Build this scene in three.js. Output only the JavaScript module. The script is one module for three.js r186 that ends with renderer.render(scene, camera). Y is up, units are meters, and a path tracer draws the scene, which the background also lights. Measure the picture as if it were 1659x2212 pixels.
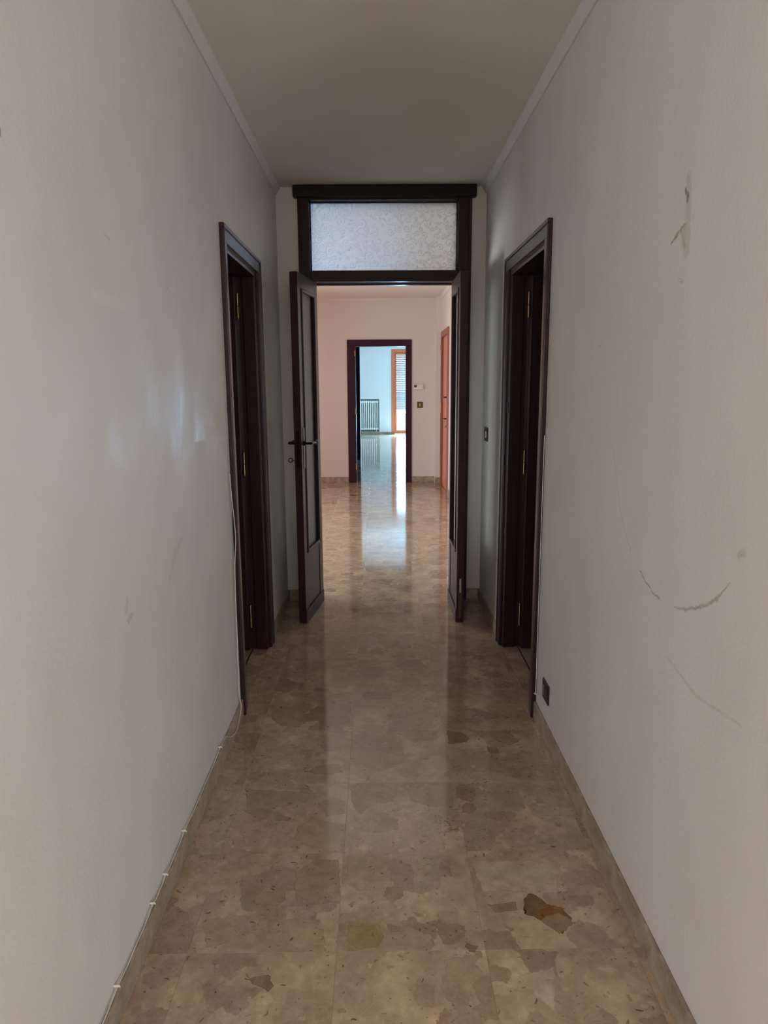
import * as THREE from 'three';
import { RoundedBoxGeometry } from 'three/addons/geometries/RoundedBoxGeometry.js';
import { mergeGeometries } from 'three/addons/utils/BufferGeometryUtils.js';
import { RectAreaLightUniformsLib } from 'three/addons/lights/RectAreaLightUniformsLib.js';

// ---------------------------------------------------------------- camera, sky, daylight, exposure
const scene = new THREE.Scene();
const FPX = 1504.4, IMG_W = 1659, IMG_H = 2212;
const camera = new THREE.PerspectiveCamera(2 * Math.atan(IMG_H / 2 / FPX) * 180 / Math.PI, IMG_W / IMG_H, 0.05, 100);
camera.rotation.order = 'YXZ';
camera.position.set(0, 1.5, 0);
camera.rotation.set(-0.18308, -0.00849, -0.00636);
camera.updateMatrixWorld(true);
scene.add(camera);

scene.background = new THREE.Color().setRGB(0.72, 0.87, 1.0);
scene.backgroundIntensity = 5.0;
const renderer = new THREE.WebGLRenderer({ antialias: true });
renderer.toneMapping = THREE.LinearToneMapping;
renderer.toneMappingExposure = 1.07;
renderer.shadowMap.enabled = true;
RectAreaLightUniformsLib.init();

// daylight entering through the windows: one area light in each opening
function daylight(r, g, b, power, w, h, from, to) {
  const l = new THREE.RectAreaLight(new THREE.Color().setRGB(r, g, b), power, w, h);
  l.position.set(...from); l.lookAt(...to); scene.add(l); return l;
}
daylight(0.30, 0.62, 1.0, 170, 1.34, 0.60, [1.25, 0.41, -20.70], [1.25, 0.41, 0]);     // open lower part of the French window
daylight(0.30, 0.62, 1.0, 7, 1.34, 1.55, [1.25, 1.52, -20.70], [1.25, 1.52, 0]);       // slits of its roller shutter
daylight(0.30, 0.62, 1.0, 6, 1.6, 1.4, [-3.12, 1.5, -17.6], [0, 1.5, -17.6]);          // side window of the far room
daylight(1.0, 0.54, 0.46, 3.3, 1.0, 2.0, [-3.12, 1.15, -9.6], [0, 1.15, -9.6]);          // curtained window of the hall
daylight(0.86, 0.89, 0.94, 18, 2.0, 1.1, [-3.12, 0.68, -6.9], [0, 0.68, -6.9]);           // clear window of the hall
daylight(0.99, 0.965, 1.0, 20.6, 2.4, 1.5, [3.12, 1.55, 4.6], [0, 1.55, 4.6]);           // window of the room behind the camera, right
daylight(0.99, 0.965, 1.0, 16.0, 2.4, 1.5, [-3.12, 1.55, 4.6], [0, 1.55, 4.6]);          // and left

// ---------------------------------------------------------------- helpers
const XL = -0.636, XR = 0.707, HC = 2.724, ZE = -4.715, ZH = -10.6, ZP = -13.9, ZB = -20.8, XHR = 0.945;
function rng(seed) { let s = seed >>> 0; return () => { s = (s + 0x6D2B79F5) >>> 0; let t = s; t = Math.imul(t ^ (t >>> 15), t | 1); t ^= t + Math.imul(t ^ (t >>> 7), t | 61); return ((t ^ (t >>> 14)) >>> 0) / 4294967296; }; }
const rayDir = new THREE.Vector3();
function pixel(u, v, axis, value) {                 // where the sight line of a photo pixel meets a wall or the floor
  rayDir.set((u - IMG_W / 2) / FPX, -(v - IMG_H / 2) / FPX, -1).applyQuaternion(camera.quaternion);
  const o = camera.position, t = (value - o.getComponent(axis)) / rayDir.getComponent(axis);
  return new THREE.Vector3(o.x + t * rayDir.x, o.y + t * rayDir.y, o.z + t * rayDir.z);
}
const LAT = new Float32Array(65536); { const r = rng(77); for (let i = 0; i < 65536; i++) LAT[i] = r(); }
function noise(x, y) {
  const xi = Math.floor(x), yi = Math.floor(y); let fx = x - xi, fy = y - yi;
  fx = fx * fx * (3 - 2 * fx); fy = fy * fy * (3 - 2 * fy);
  const a = LAT[((yi & 255) << 8) | (xi & 255)], b = LAT[((yi & 255) << 8) | ((xi + 1) & 255)], c = LAT[(((yi + 1) & 255) << 8) | (xi & 255)], d = LAT[(((yi + 1) & 255) << 8) | ((xi + 1) & 255)];
  return a + (b - a) * fx + (c - a) * fy + (a - b - c + d) * fx * fy;
}
function fbm(x, y, n = 4) { let s = 0, a = 0.5; for (let i = 0; i < n; i++) { s += a * noise(x, y); x = x * 2.03 + 17.3; y = y * 2.03 + 5.1; a *= 0.5; } return s / (1 - Math.pow(0.5, n)); }
function dataTex(w, h, buf, srgb, wrap = THREE.RepeatWrapping) {
  const t = new THREE.DataTexture(buf, w, h, THREE.RGBAFormat);
  t.magFilter = THREE.LinearFilter; t.minFilter = THREE.LinearMipmapLinearFilter; t.generateMipmaps = true;
  t.wrapS = t.wrapT = wrap; if (srgb) t.colorSpace = THREE.SRGBColorSpace; t.needsUpdate = true; return t;
}
function fillTex(w, h, srgb, fn, wrap) {
  const b = new Uint8Array(w * h * 4), o = [0, 0, 0];
  for (let y = 0; y < h; y++) for (let x = 0; x < w; x++) { fn(x, y, o); const k = (y * w + x) * 4; b[k] = Math.max(0, Math.min(255, o[0])); b[k + 1] = Math.max(0, Math.min(255, o[1])); b[k + 2] = Math.max(0, Math.min(255, o[2])); b[k + 3] = 255; }
  return dataTex(w, h, b, srgb, wrap);
}
function sized(t, sx, sy, ox = 0, oy = 0) { const c = t.clone(); c.repeat.set(1 / sx, 1 / sy); c.offset.set(ox, oy); c.needsUpdate = true; return c; }
// uv in metres by the way a face points; grain: the axis that runs along v
function metreUV(g, grain = 1, ou = 0, ov = 0) {
  if (g.index) g = g.toNonIndexed();
  const p = g.attributes.position, uv = new Float32Array(p.count * 2), A = new THREE.Vector3(), B = new THREE.Vector3(), C = new THREE.Vector3();
  for (let i = 0; i < p.count; i += 3) {
    A.fromBufferAttribute(p, i); B.fromBufferAttribute(p, i + 1); C.fromBufferAttribute(p, i + 2);
    const n = B.clone().sub(A).cross(C.clone().sub(A)); const a = [Math.abs(n.x), Math.abs(n.y), Math.abs(n.z)];
    const m = a[0] >= a[1] && a[0] >= a[2] ? 0 : a[1] >= a[2] ? 1 : 2;
    let ax = [0, 1, 2].filter(k => k !== m); let v = ax.includes(grain) ? grain : ax[1]; const u = ax.find(k => k !== v);
    [A, B, C].forEach((P, k) => { uv[(i + k) * 2] = P.getComponent(u) + ou; uv[(i + k) * 2 + 1] = P.getComponent(v) + ov; });
  }
  g.setAttribute('uv', new THREE.BufferAttribute(uv, 2)); return g;
}
let grainSeed = 1;
function bx(x0, x1, y0, y1, z0, z1, r = 0.002, grain) {
  const w = x1 - x0, h = y1 - y0, d = z1 - z0; r = Math.min(r, w * 0.45, h * 0.45, d * 0.45);
  const g = r > 0 ? new RoundedBoxGeometry(w, h, d, 1, r) : new THREE.BoxGeometry(w, h, d);
  g.translate((x0 + x1) / 2, (y0 + y1) / 2, (z0 + z1) / 2);
  if (grain === undefined) grain = h >= w && h >= d ? 1 : w >= d ? 0 : 2;
  grainSeed = (grainSeed * 16807) % 2147483647;
  return metreUV(g, grain, (grainSeed % 997) / 211, (grainSeed % 613) / 97);
}
function plain(g) { g = g.index ? g.toNonIndexed() : g; for (const k of Object.keys(g.attributes)) if (!['position', 'normal', 'uv'].includes(k)) g.deleteAttribute(k); return g; }
function merged(list) { return list.length === 1 ? list[0] : mergeGeometries(list.map(plain)); }
function part(name, geo, mat, parent) {
  const m = new THREE.Mesh(Array.isArray(geo) ? merged(geo) : geo, mat); m.name = name; m.castShadow = m.receiveShadow = true; parent.add(m); return m;
}
const taken = {};
function numbered(n) { taken[n] = (taken[n] || 0) + 1; return taken[n] === 1 ? n : n + '_' + String(taken[n] - 1).padStart(3, '0'); }
function tag(o, label, category, group, kind) { o.userData.label = label; o.userData.category = category; if (group) o.userData.group = group; if (kind) o.userData.kind = kind; return o; }
function thing(name, label, category, at = [0, 0, 0], group, kind) { const o = new THREE.Group(); o.name = numbered(name); o.position.set(...at); scene.add(o); return tag(o, label, category, group, kind); }
function solid(name, label, category, geo, mat, kind, group) { const m = part(numbered(name), geo, mat, scene); return tag(m, label, category, group, kind); }
function off(g, [x, y, z]) { return g.translate(-x, -y, -z); }
function tube(pts, r, seg = 60, rad = 6) { return new THREE.TubeGeometry(new THREE.CatmullRomCurve3(pts.map(p => p.isVector3 ? p : new THREE.Vector3(...p)), false, 'centripetal'), seg, r, rad, false); }
function cyl(x, y, z, r, len, axis = 1, seg = 14, r2 = r) { const g = new THREE.CylinderGeometry(r2, r, len, seg); if (axis === 0) g.rotateZ(-Math.PI / 2); if (axis === 2) g.rotateX(Math.PI / 2); return g.translate(x, y, z); }
function ball(x, y, z, r, sx = 1, sy = 1, sz = 1) { return new THREE.SphereGeometry(r, 14, 10).scale(sx, sy, sz).translate(x, y, z); }
// a wall slab with openings: axis 0 lies in the zy plane at x = at .. at + thick, axis 2 in the xy plane at z = at .. at + thick
function wallGeo(axis, at, thick, a0, a1, y0, y1, holes = []) {
  const doors = holes.filter(h => !h.r && h[2] < y0).sort((p, q) => p[0] - q[0]), line = [[a0, y0]];      // openings down to the floor are notches
  for (const d of doors) line.push([d[0], y0], [d[0], d[3]], [d[1], d[3]], [d[1], y0]);
  const s = new THREE.Shape([...line, [a1, y0], [a1, y1], [a0, y1]].map(p => new THREE.Vector2(...p)));
  for (const h of holes) {
    if (doors.includes(h)) continue;
    const path = new THREE.Path();
    if (h.r) path.absarc(h.a, h.y, h.r, 0, Math.PI * 2, true);
    else { path.moveTo(h[0], h[2]); path.lineTo(h[0], h[3]); path.lineTo(h[1], h[3]); path.lineTo(h[1], h[2]); path.closePath(); }
    s.holes.push(path);
  }
  let g = new THREE.ExtrudeGeometry(s, { depth: Math.abs(thick), bevelEnabled: false, curveSegments: 14 });
  const z = Math.min(at, at + thick);
  if (axis === 2) g.translate(0, 0, z);
  else { g.rotateY(-Math.PI / 2); g.scale(-1, 1, 1); g.translate(z, 0, 0); }   // (a, y, c) -> (c, y, a)
  g = metreUV(g.index ? g.toNonIndexed() : g);
  if (axis === 0) {
    const p = g.attributes.position.array, u = g.attributes.uv.array;
    for (let i = 0; i < p.length; i += 9) for (let k = 0; k < 3; k++) { const t = p[i + 3 + k]; p[i + 3 + k] = p[i + 6 + k]; p[i + 6 + k] = t; }
    for (let i = 0; i < u.length; i += 6) for (let k = 0; k < 2; k++) { const t = u[i + 2 + k]; u[i + 2 + k] = u[i + 4 + k]; u[i + 4 + k] = t; }
  }
  g.computeVertexNormals(); return g;
}

// ---------------------------------------------------------------- floor marble: breccia fragments in a cream matrix
const TILE = 0.4, TX0 = -0.921, TZ1 = -1.225;
const FRAG = [   // fragments picked out in the photograph: outline in photo pixels, colour
  [[[1129, 1941], [1146, 1928], [1171, 1941], [1180, 1953], [1205, 1958], [1235, 1983], [1235, 2000], [1209, 2017], [1154, 1979], [1133, 1974]], [120, 95, 62]],
  [[[668, 1536], [689, 1523], [719, 1518], [761, 1527], [753, 1548], [757, 1561], [727, 1571], [702, 1571], [685, 1557], [664, 1555]], [150, 129, 104]],
  [[[635, 1814], [643, 1785], [677, 1768], [715, 1780], [732, 1797], [738, 1835], [685, 1833], [639, 1823]], [166, 146, 118]],
  [[[521, 1928], [613, 1922], [618, 1941], [592, 1962], [580, 1974], [525, 1966], [518, 1945]], [157, 138, 114]],
  [[[529, 1704], [622, 1709], [685, 1713], [660, 1734], [580, 1747], [533, 1751]], [161, 142, 119]],
  [[[521, 1749], [580, 1747], [630, 1768], [622, 1774], [563, 1770]], [158, 138, 112]],
  [[[755, 1696], [782, 1690], [795, 1709], [829, 1709], [841, 1721], [799, 1742], [778, 1759], [761, 1738]], [156, 136, 112]],
  [[[685, 1736], [719, 1721], [744, 1730], [744, 1759], [706, 1763], [698, 1751]], [163, 141, 118]],
  [[[529, 2114], [580, 2105], [592, 2130], [580, 2141], [554, 2130]], [138, 116, 92]],
  [[[880, 1700], [910, 1696], [973, 1696], [981, 1742], [926, 1742], [886, 1730]], [160, 140, 116]],
  [[[986, 1696], [1023, 1690], [1026, 1717], [1021, 1732], [986, 1725]], [148, 124, 102]],
  [[[964, 1578], [998, 1582], [1015, 1595], [1007, 1603], [969, 1607]], [138, 116, 92]],
  [[[1036, 1717], [1053, 1694], [1091, 1694], [1116, 1709], [1137, 1747], [1070, 1755], [1040, 1751]], [165, 146, 122]],
  [[[753, 2000], [816, 1995], [829, 2025], [816, 2046], [774, 2050], [748, 2033]], [155, 133, 98]],
  [[[776, 1498], [803, 1493], [845, 1498], [845, 1510], [791, 1512]], [150, 130, 106]],
  [[[588, 1523], [656, 1531], [660, 1561], [643, 1571], [605, 1567], [586, 1553]], [162, 141, 114]],
  [[[436, 1987], [474, 1979], [521, 2012], [516, 2025], [470, 2042], [445, 2046]], [164, 144, 120]],
  [[[601, 2025], [622, 1983], [664, 1983], [698, 2012], [702, 2042], [647, 2050]], [164, 145, 118]],
  [[[1000, 1736], [1021, 1734], [1030, 1747], [1019, 1757], [996, 1755]], [146, 122, 98]],
  [[[1050, 1612], [1075, 1615], [1080, 1628], [1058, 1626]], [140, 120, 96]],
  [[[1180, 1977], [1204, 1972], [1235, 1985], [1235, 2000], [1209, 2017], [1165, 1986]], [150, 122, 95]],
  [[[1160, 1966], [1196, 1957], [1222, 1963], [1200, 1973], [1166, 1978]], [138, 98, 52]],
  [[[636, 1888], [680, 1855], [732, 1858], [736, 1947], [673, 1954], [636, 1932]], [158, 137, 112]],
  [[[1118, 2108], [1195, 2090], [1199, 2186], [1140, 2134]], [180, 162, 138]],
  [[[1019, 1862], [1114, 1857], [1210, 1867], [1202, 1930], [1114, 1925], [1041, 1925]], [180, 163, 138]],
  [[[769, 1586], [864, 1590], [879, 1645], [820, 1667], [758, 1645]], [160, 140, 117]],
  [[[827, 1763], [857, 1770], [861, 1792], [805, 1800]], [157, 137, 114]],
  [[[1055, 1954], [1114, 1947], [1118, 1965], [1070, 1972]], [148, 126, 101]],
  [[[1004, 2038], [1035, 2042], [1026, 2057], [1011, 2055]], [128, 104, 80]],
  [[[658, 1667], [695, 1652], [732, 1649], [739, 1667], [710, 1675]], [154, 132, 109]],
  [[[956, 2072], [1011, 2064], [1041, 2101], [1011, 2145], [967, 2123]], [164, 146, 120]],
  [[[747, 1858], [842, 1851], [846, 1917], [776, 1925], [750, 1910]], [166, 147, 122]],
  [[[886, 1851], [952, 1855], [945, 1910], [894, 1917]], [168, 150, 126]],
  [[[835, 1915], [870, 1918], [872, 1935], [845, 1950], [828, 1935]], [154, 132, 106]],
];
function floorTexture(px, z0, seed, useFrag) {
  const N = px, M = 5 * TILE, s = N / M, buf = new Float32Array(N * N * 3), R = rng(seed);
  const mat = new Float32Array(N * N);
  for (let y = 0; y < N; y++) for (let x = 0; x < N; x++) {
    const wx = x / s, wy = y / s, ti = Math.floor(wx / TILE) + 7 * Math.floor(wy / TILE) + seed;
    const a = fbm(wx * 9 + ti * 3.1, wy * 9 + ti * 1.7, 3), b = fbm(wx * 45 + ti, wy * 45, 3), k = (y * N + x) * 3;
    const t = 0.62 * a + 0.38 * b;
    const c1 = fbm(wx * 14 + ti * 5, wy * 14, 4), c2 = fbm(wx * 30, wy * 30 + ti * 3, 3), vein = Math.max(0, 1 - Math.abs(c1 - 0.5) / 0.018) * 0.8 + Math.max(0, 1 - Math.abs(c2 - 0.47) / 0.014) * 0.5, v = 52 * (t - 0.5) * 1.5 + 14 * vein;
    buf[k] = 174 + v; buf[k + 1] = 152 + v * 0.97; buf[k + 2] = 127 + v * 0.85;
  }
  const blob = (cx, cy, r, col, tx0, ty0, ang, n, edge, wgt) => {
    const pl = []; const an0 = ang; for (let k = 0; k < n; k++) { const a = an0 + (k + 0.7 * (R() - 0.5)) * 2 * Math.PI / n; pl.push([Math.cos(a), Math.sin(a), 0.6 + 0.5 * R()]); }
    const ph = R() * 50, ext = r * 1.5, c = col;
    for (let y = Math.max(ty0, Math.floor((cy - ext) * s)); y < Math.min(ty0 + TILE * s, (cy + ext) * s); y++) for (let x = Math.max(tx0, Math.floor((cx - ext) * s)); x < Math.min(tx0 + TILE * s, (cx + ext) * s); x++) {
      if (x < 0 || y < 0 || x >= N || y >= N) continue;
      const wx = x / s, wy = y / s, dx = wx - cx + (noise(wx * 28 + ph, wy * 28) - 0.5) * 0.026 + (noise(wx * 110 + ph, wy * 110) - 0.5) * 0.009, dy = wy - cy + (noise(wx * 28, wy * 28 + ph) - 0.5) * 0.026 + (noise(wx * 110, wy * 110 + ph) - 0.5) * 0.009;
      let d = -1; for (const q of pl) { const v = (dx * q[0] + dy * q[1]) / (r * q[2]); if (v > d) d = v; }
      if (d > 1) continue; const k = (y * N + x) * 3, m = noise(wx * 38 + ph, wy * 38) * 0.45 + fbm(wx * 130, wy * 130 + ph, 2) * 0.55 - 0.5;
      const rim = edge * Math.max(0, (d * r - (r - 0.0022)) / 0.0022), w = wgt;
      for (let q = 0; q < 3; q++) buf[k + q] = buf[k + q] * (1 - w) + w * (c[q] + 34 * m + 9 * rim);
    }
  };
  for (let j = 0; j < 5; j++) for (let i = 0; i < 5; i++) {
    const x0 = i * TILE, y0 = j * TILE, tone = (R() - 0.5) * 10;
    const big = 9 + Math.floor(R() * 6);
    for (let k = 0; k < big; k++) { const v = R(), d = tone + 27 * (v - 0.5), c = [163 + d, 141 + d, 118 + d + 5 * R()]; blob(x0 + R() * TILE, y0 + R() * TILE, 0.03 + 0.06 * R() * R() + 0.012, c, Math.round(x0 * s), Math.round(y0 * s), R() * 6, 5 + Math.floor(R() * 4), 0.5, 0.72 + 0.26 * R()); }
    for (let k = 0; k < 46; k++) { const v = R(), c = v < 0.28 ? [186, 167, 138] : v < 0.8 ? [164, 144, 118] : [146, 124, 99]; blob(x0 + R() * TILE, y0 + R() * TILE, 0.004 + 0.016 * R() * R(), c, Math.round(x0 * s), Math.round(y0 * s), R() * 6, 5 + Math.floor(R() * 2), 0.2, 0.75); }
  }
  const polys = [];
  if (useFrag) for (const [pts, col] of FRAG) {
    const w = pts.map(([u, v]) => { const p = pixel(u, v, 1, 0); return [p.x - TX0, p.z - z0]; });
    const cy = w.reduce((a, p) => a + p[1], 0) / w.length; if (cy > 0 && cy < M) polys.push([w, col]);
  }
  for (const [w, col] of polys) {
    const xs = w.map(p => p[0]), ys = w.map(p => p[1]), ph = xs[0] * 91;
    for (let y = Math.floor((Math.min(...ys) - 0.01) * s); y < (Math.max(...ys) + 0.01) * s; y++) for (let x = Math.floor((Math.min(...xs) - 0.01) * s); x < (Math.max(...xs) + 0.01) * s; x++) {
      if (x < 0 || y < 0 || x >= N || y >= N) continue;
      const wx = x / s, wy = y / s, X = wx + (noise(wx * 90 + ph, wy * 90) - 0.5) * 0.008, Y = wy + (noise(wx * 90, wy * 90 + ph) - 0.5) * 0.008;
      let inside = false, near = 1; for (let a = 0, b = w.length - 1; a < w.length; b = a++) {
        const [ax, ay] = w[a], [bx_, by] = w[b]; if ((ay > Y) !== (by > Y) && X < (bx_ - ax) * (Y - ay) / (by - ay) + ax) inside = !inside;
        const ex = bx_ - ax, ey = by - ay, t = Math.max(0, Math.min(1, ((X - ax) * ex + (Y - ay) * ey) / (ex * ex + ey * ey))); near = Math.min(near, Math.hypot(X - ax - t * ex, Y - ay - t * ey));
      }
      const k = (y * N + x) * 3, m = noise(wx * 40 + ph, wy * 40) * 0.6 + noise(wx * 140, wy * 140) * 0.4 - 0.5;
      if (inside) for (let q = 0; q < 3; q++) buf[k + q] = col[q] + 26 * m - (near < 0.0016 ? 14 : 0);
      else if (near < 0.0022) for (let q = 0; q < 3; q++) buf[k + q] += 4;
    }
  }
  const knot = pixel(962, 1782, 1, 0), knotX = knot.x - TX0, knotY = knot.z - z0;
  for (let k = 0; k < 1960; k++) {                                      // dark shell-like flecks and hairline veins
    let x = R() * M, y = R() * M, a = R() * 6.28; if (useFrag && k >= 1900) { x = knotX + (R() - 0.5) * 0.07; y = knotY + (R() - 0.5) * 0.09; } const q0 = R(), L = 0.002 + 0.018 * q0 * q0 * q0, th = 0.0005 + 0.0013 * R(), bend = (R() - 0.5) * 300, dark = 18 + 64 * R() * R();
    for (let l = 0; l < L; l += 0.5 / s) {
      x += Math.cos(a) * 0.5 / s; y += Math.sin(a) * 0.5 / s; a += bend * 0.5 / s;
      const rr = th * (0.35 + 0.65 * Math.sin(Math.PI * l / L)) * s;
      for (let yy = Math.floor(y * s - rr); yy <= y * s + rr; yy++) for (let xx = Math.floor(x * s - rr); xx <= x * s + rr; xx++) {
        if (xx < 0 || yy < 0 || xx >= N || yy >= N || mat[yy * N + xx]) continue; mat[yy * N + xx] = 1;
        const q = (yy * N + xx) * 3; buf[q] -= dark; buf[q + 1] -= dark; buf[q + 2] -= dark * 0.9;
      }
    }
  }
  return fillTex(N, N, true, (x, y, o) => { const k = (y * N + x) * 3, g = (LAT[(x * 7919 + y * 104729) & 65535] - 0.5) * 7; o[0] = buf[k] + g; o[1] = buf[k + 1] + g; o[2] = buf[k + 2] + g; });
}
const floorA = floorTexture(2048, TZ1 - 2.0, 5, true), floorB = floorTexture(1536, TZ1 - 4.0, 23, true);
const floorMat = t => new THREE.MeshPhysicalMaterial({ map: t, roughness: 0.085, ior: 1.46 });
const M = {};
M.floorA = floorMat(floorA); M.floorB = floorMat(floorB);
M.grout = new THREE.MeshStandardMaterial({ color: 0xa08b6c, roughness: 0.3 });

// ---------------------------------------------------------------- plaster, wood, marble, metal, glass
const plasterBump = fillTex(512, 512, false, (x, y, o) => { const v = 255 * (0.6 * fbm(x / 9, y / 9, 2) + 0.4 * fbm(x / 64, y / 64, 3)); o[0] = o[1] = o[2] = v; });
const plasterRough = fillTex(512, 512, false, (x, y, o) => { const v = fbm(x / 40, y / 70, 4); o[0] = 0; o[1] = 255 * Math.min(1, 0.62 + 0.5 * (v - 0.5)); o[2] = 0; });
const PAINT = [212, 209, 204];
// paint with the marks that zooms of the photograph show: strokes and patches, each a run of [z, y, half width] on the wall
function paintTexture(w, h, z0, z1, y0, y1, marks, seed) {
  const B = new Float32Array(w * h * 3), sx = w / (z1 - z0), sy = h / (y1 - y0);
  for (let y = 0; y < h; y++) for (let x = 0; x < w; x++) {
    const e = Math.min(1, Math.min(x, w - 1 - x, y, h - 1 - y) / 60), m = (fbm(x / 150 + seed, y / 210, 4) - 0.5) * 9 * e, k = (y * w + x) * 3;
    B[k] = PAINT[0] + m; B[k + 1] = PAINT[1] + m; B[k + 2] = PAINT[2] + m * 1.15;
  }
  for (const { pts, col, a, soft = 0.6, grain = 0.5 } of marks) {
    const xs = pts.map(p => p[0]), ys = pts.map(p => p[1]), mr = Math.max(...pts.map(p => p[2])) + 0.01;
    for (let y = Math.max(0, Math.floor((Math.min(...ys) - mr - y0) * sy)); y < Math.min(h, (Math.max(...ys) + mr - y0) * sy); y++) for (let x = Math.max(0, Math.floor((Math.min(...xs) - mr - z0) * sx)); x < Math.min(w, (Math.max(...xs) + mr - z0) * sx); x++) {
      const X = x / sx + z0 + (noise(x / 6, y / 6 + 9) - 0.5) * 0.006, Y = y / sy + y0 + (noise(x / 6 + 40, y / 6) - 0.5) * 0.006; let best = 0;
      for (let i = 0; i < pts.length; i++) {
        const A = pts[i], C = pts[Math.min(i + 1, pts.length - 1)], ex = C[0] - A[0], ey = C[1] - A[1], L = ex * ex + ey * ey, t = L ? Math.max(0, Math.min(1, ((X - A[0]) * ex + (Y - A[1]) * ey) / L)) : 0;
        const d = Math.hypot(X - A[0] - t * ex, Y - A[1] - t * ey), r = A[2] + (C[2] - A[2]) * t, v = (r - d) / (r * soft + 1e-6); if (v > best) best = v;
      }
      if (best <= 0) continue; const f = a * Math.min(1, best) * (1 - grain + grain * noise(x / 3.5, y / 3.5) * 1.4), k = (y * w + x) * 3;
      for (let q = 0; q < 3; q++) B[k + q] += (col[q] - B[k + q]) * Math.min(1, f);
    }
  }
  const t = fillTex(w, h, true, (x, y, o) => { const k = (y * w + x) * 3; o[0] = B[k]; o[1] = B[k + 1]; o[2] = B[k + 2]; }, THREE.ClampToEdgeWrapping);
  return sized(t, z1 - z0, y1 - y0, -z0 / (z1 - z0), -y0 / (y1 - y0));
}
const wr = (u, v, r) => { const p = pixel(u, v, 0, XR); return [p.z, p.y, r]; }, wl = (u, v, r) => { const p = pixel(u, v, 0, XL); return [p.z, p.y, r]; };
const grey = [120, 116, 108], filler = [176, 170, 160], bare = [188, 179, 168], umber = [132, 118, 92];
const marksR = [
  { pts: [wr(1488, 380, 0.014), wr(1487, 440, 0.016), wr(1484, 500, 0.017), wr(1482, 545, 0.016)], col: bare, a: 0.55, soft: 0.25 },
  { pts: [wr(1481, 410, 0.006), wr(1486, 428, 0.008), wr(1485, 436, 0.005)], col: grey, a: 0.9, soft: 0.5 },
  { pts: [wr(1481, 486, 0.009), wr(1474, 500, 0.012), wr(1478, 530, 0.010)], col: filler, a: 0.6, soft: 0.3 },
  { pts: [wr(1478, 486, 0.004), wr(1462, 508, 0.004), wr(1449, 528, 0.005)], col: umber, a: 0.75, soft: 0.6 },
  { pts: [wr(1466, 606, 0.005), wr(1474, 608, 0.006)], col: [196, 190, 182], a: 0.9, soft: 0.3 },
  { pts: [wr(1326, 975, 0.003), wr(1332, 1040, 0.004), wr(1338, 1090, 0.004), wr(1347, 1140, 0.004), wr(1362, 1190, 0.005)], col: [196, 176, 160], a: 0.6 },
  { pts: [wr(1382, 1233, 0.003), wr(1396, 1260, 0.004), wr(1410, 1280, 0.003), wr(1425, 1294, 0.004)], col: [150, 143, 130], a: 0.9 },
  { pts: [wr(1455, 1312, 0.002), wr(1480, 1317, 0.005), wr(1510, 1312, 0.006), wr(1545, 1297, 0.005), wr(1575, 1260, 0.002)], col: [160, 154, 142], a: 0.8 },
  { pts: [wr(1596, 1200, 0.010), wr(1606, 1195, 0.012)], col: [176, 170, 160], a: 0.55 },
  { pts: [wr(1278, 612, 0.003)], col: grey, a: 0.5 }, { pts: [wr(1295, 748, 0.003), wr(1298, 742, 0.002)], col: grey, a: 0.5 }, { pts: [wr(1250, 760, 0.004)], col: [160, 152, 144], a: 0.5 },
  { pts: [wr(1440, 1420, 0.004), wr(1500, 1500, 0.006), wr(1600, 1570, 0.004)], col: [190, 184, 174], a: 0.5 },
];
const marksL = [
  { pts: [wl(228, 510, 0.004), wl(236, 518, 0.004)], col: [165, 158, 150], a: 0.6 }, { pts: [wl(362, 624, 0.004), wl(370, 632, 0.004)], col: [178, 168, 164], a: 0.5 },
  { pts: [wl(392, 1165, 0.018), wl(378, 1200, 0.026), wl(366, 1255, 0.014)], col: [186, 178, 178], a: 0.5, soft: 0.9 },
  { pts: [wl(276, 1295, 0.010), wl(273, 1320, 0.014)], col: [180, 174, 172], a: 0.5 }, { pts: [wl(285, 1330, 0.013), wl(278, 1342, 0.010)], col: [172, 166, 162], a: 0.6 },
  { pts: [wl(404, 1708, 0.003)], col: [130, 122, 112], a: 0.7 }, { pts: [wl(0, 276, 0.006), wl(1, 290, 0.005)], col: [132, 126, 118], a: 0.8 },
  { pts: [wl(372, 1420, 0.004), wl(374, 1432, 0.004)], col: [180, 172, 168], a: 0.5 }, { pts: [wl(205, 640, 0.02), wl(270, 660, 0.02)], col: [222, 218, 210], a: 0.6 },
];
const paintR = paintTexture(1536, 1536, -3.2, -0.8, 0, HC, marksR, 3), paintL = paintTexture(1536, 1536, -3.2, -0.8, 0, HC, marksL, 11);
function paint(map, color, rough = 1) {
  return new THREE.MeshStandardMaterial({ map: map || null, color: color || 0xffffff, roughness: rough, roughnessMap: sized(plasterRough, 1.3, 1.3), bumpMap: sized(plasterBump, 0.5, 0.5), bumpScale: 0.0006 });
}
M.wallR = paint(paintR, null, 0.85); M.wallL = paint(paintL, null, 0.85);
M.wall = paint(null, 0xd4d1cc, 0.8); M.hallWall = paint(null, 0xd8d2cc, 0.9); M.ceiling = paint(null, 0xdedad1, 1.25);
const grain = fillTex(512, 1024, true, (x, y, o) => {
  const w = fbm(x / 26, y / 420, 3), ring = Math.sin((x / 9) + 9 * w + 2.2 * fbm(x / 90, y / 260, 2)), f = fbm(x / 2.6, y / 90, 3);
  const v = 178 + 26 * ring * 0.6 + 90 * (f - 0.5) + 50 * (w - 0.5); o[0] = v; o[1] = v * 0.97; o[2] = v * 0.95;
});
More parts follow.
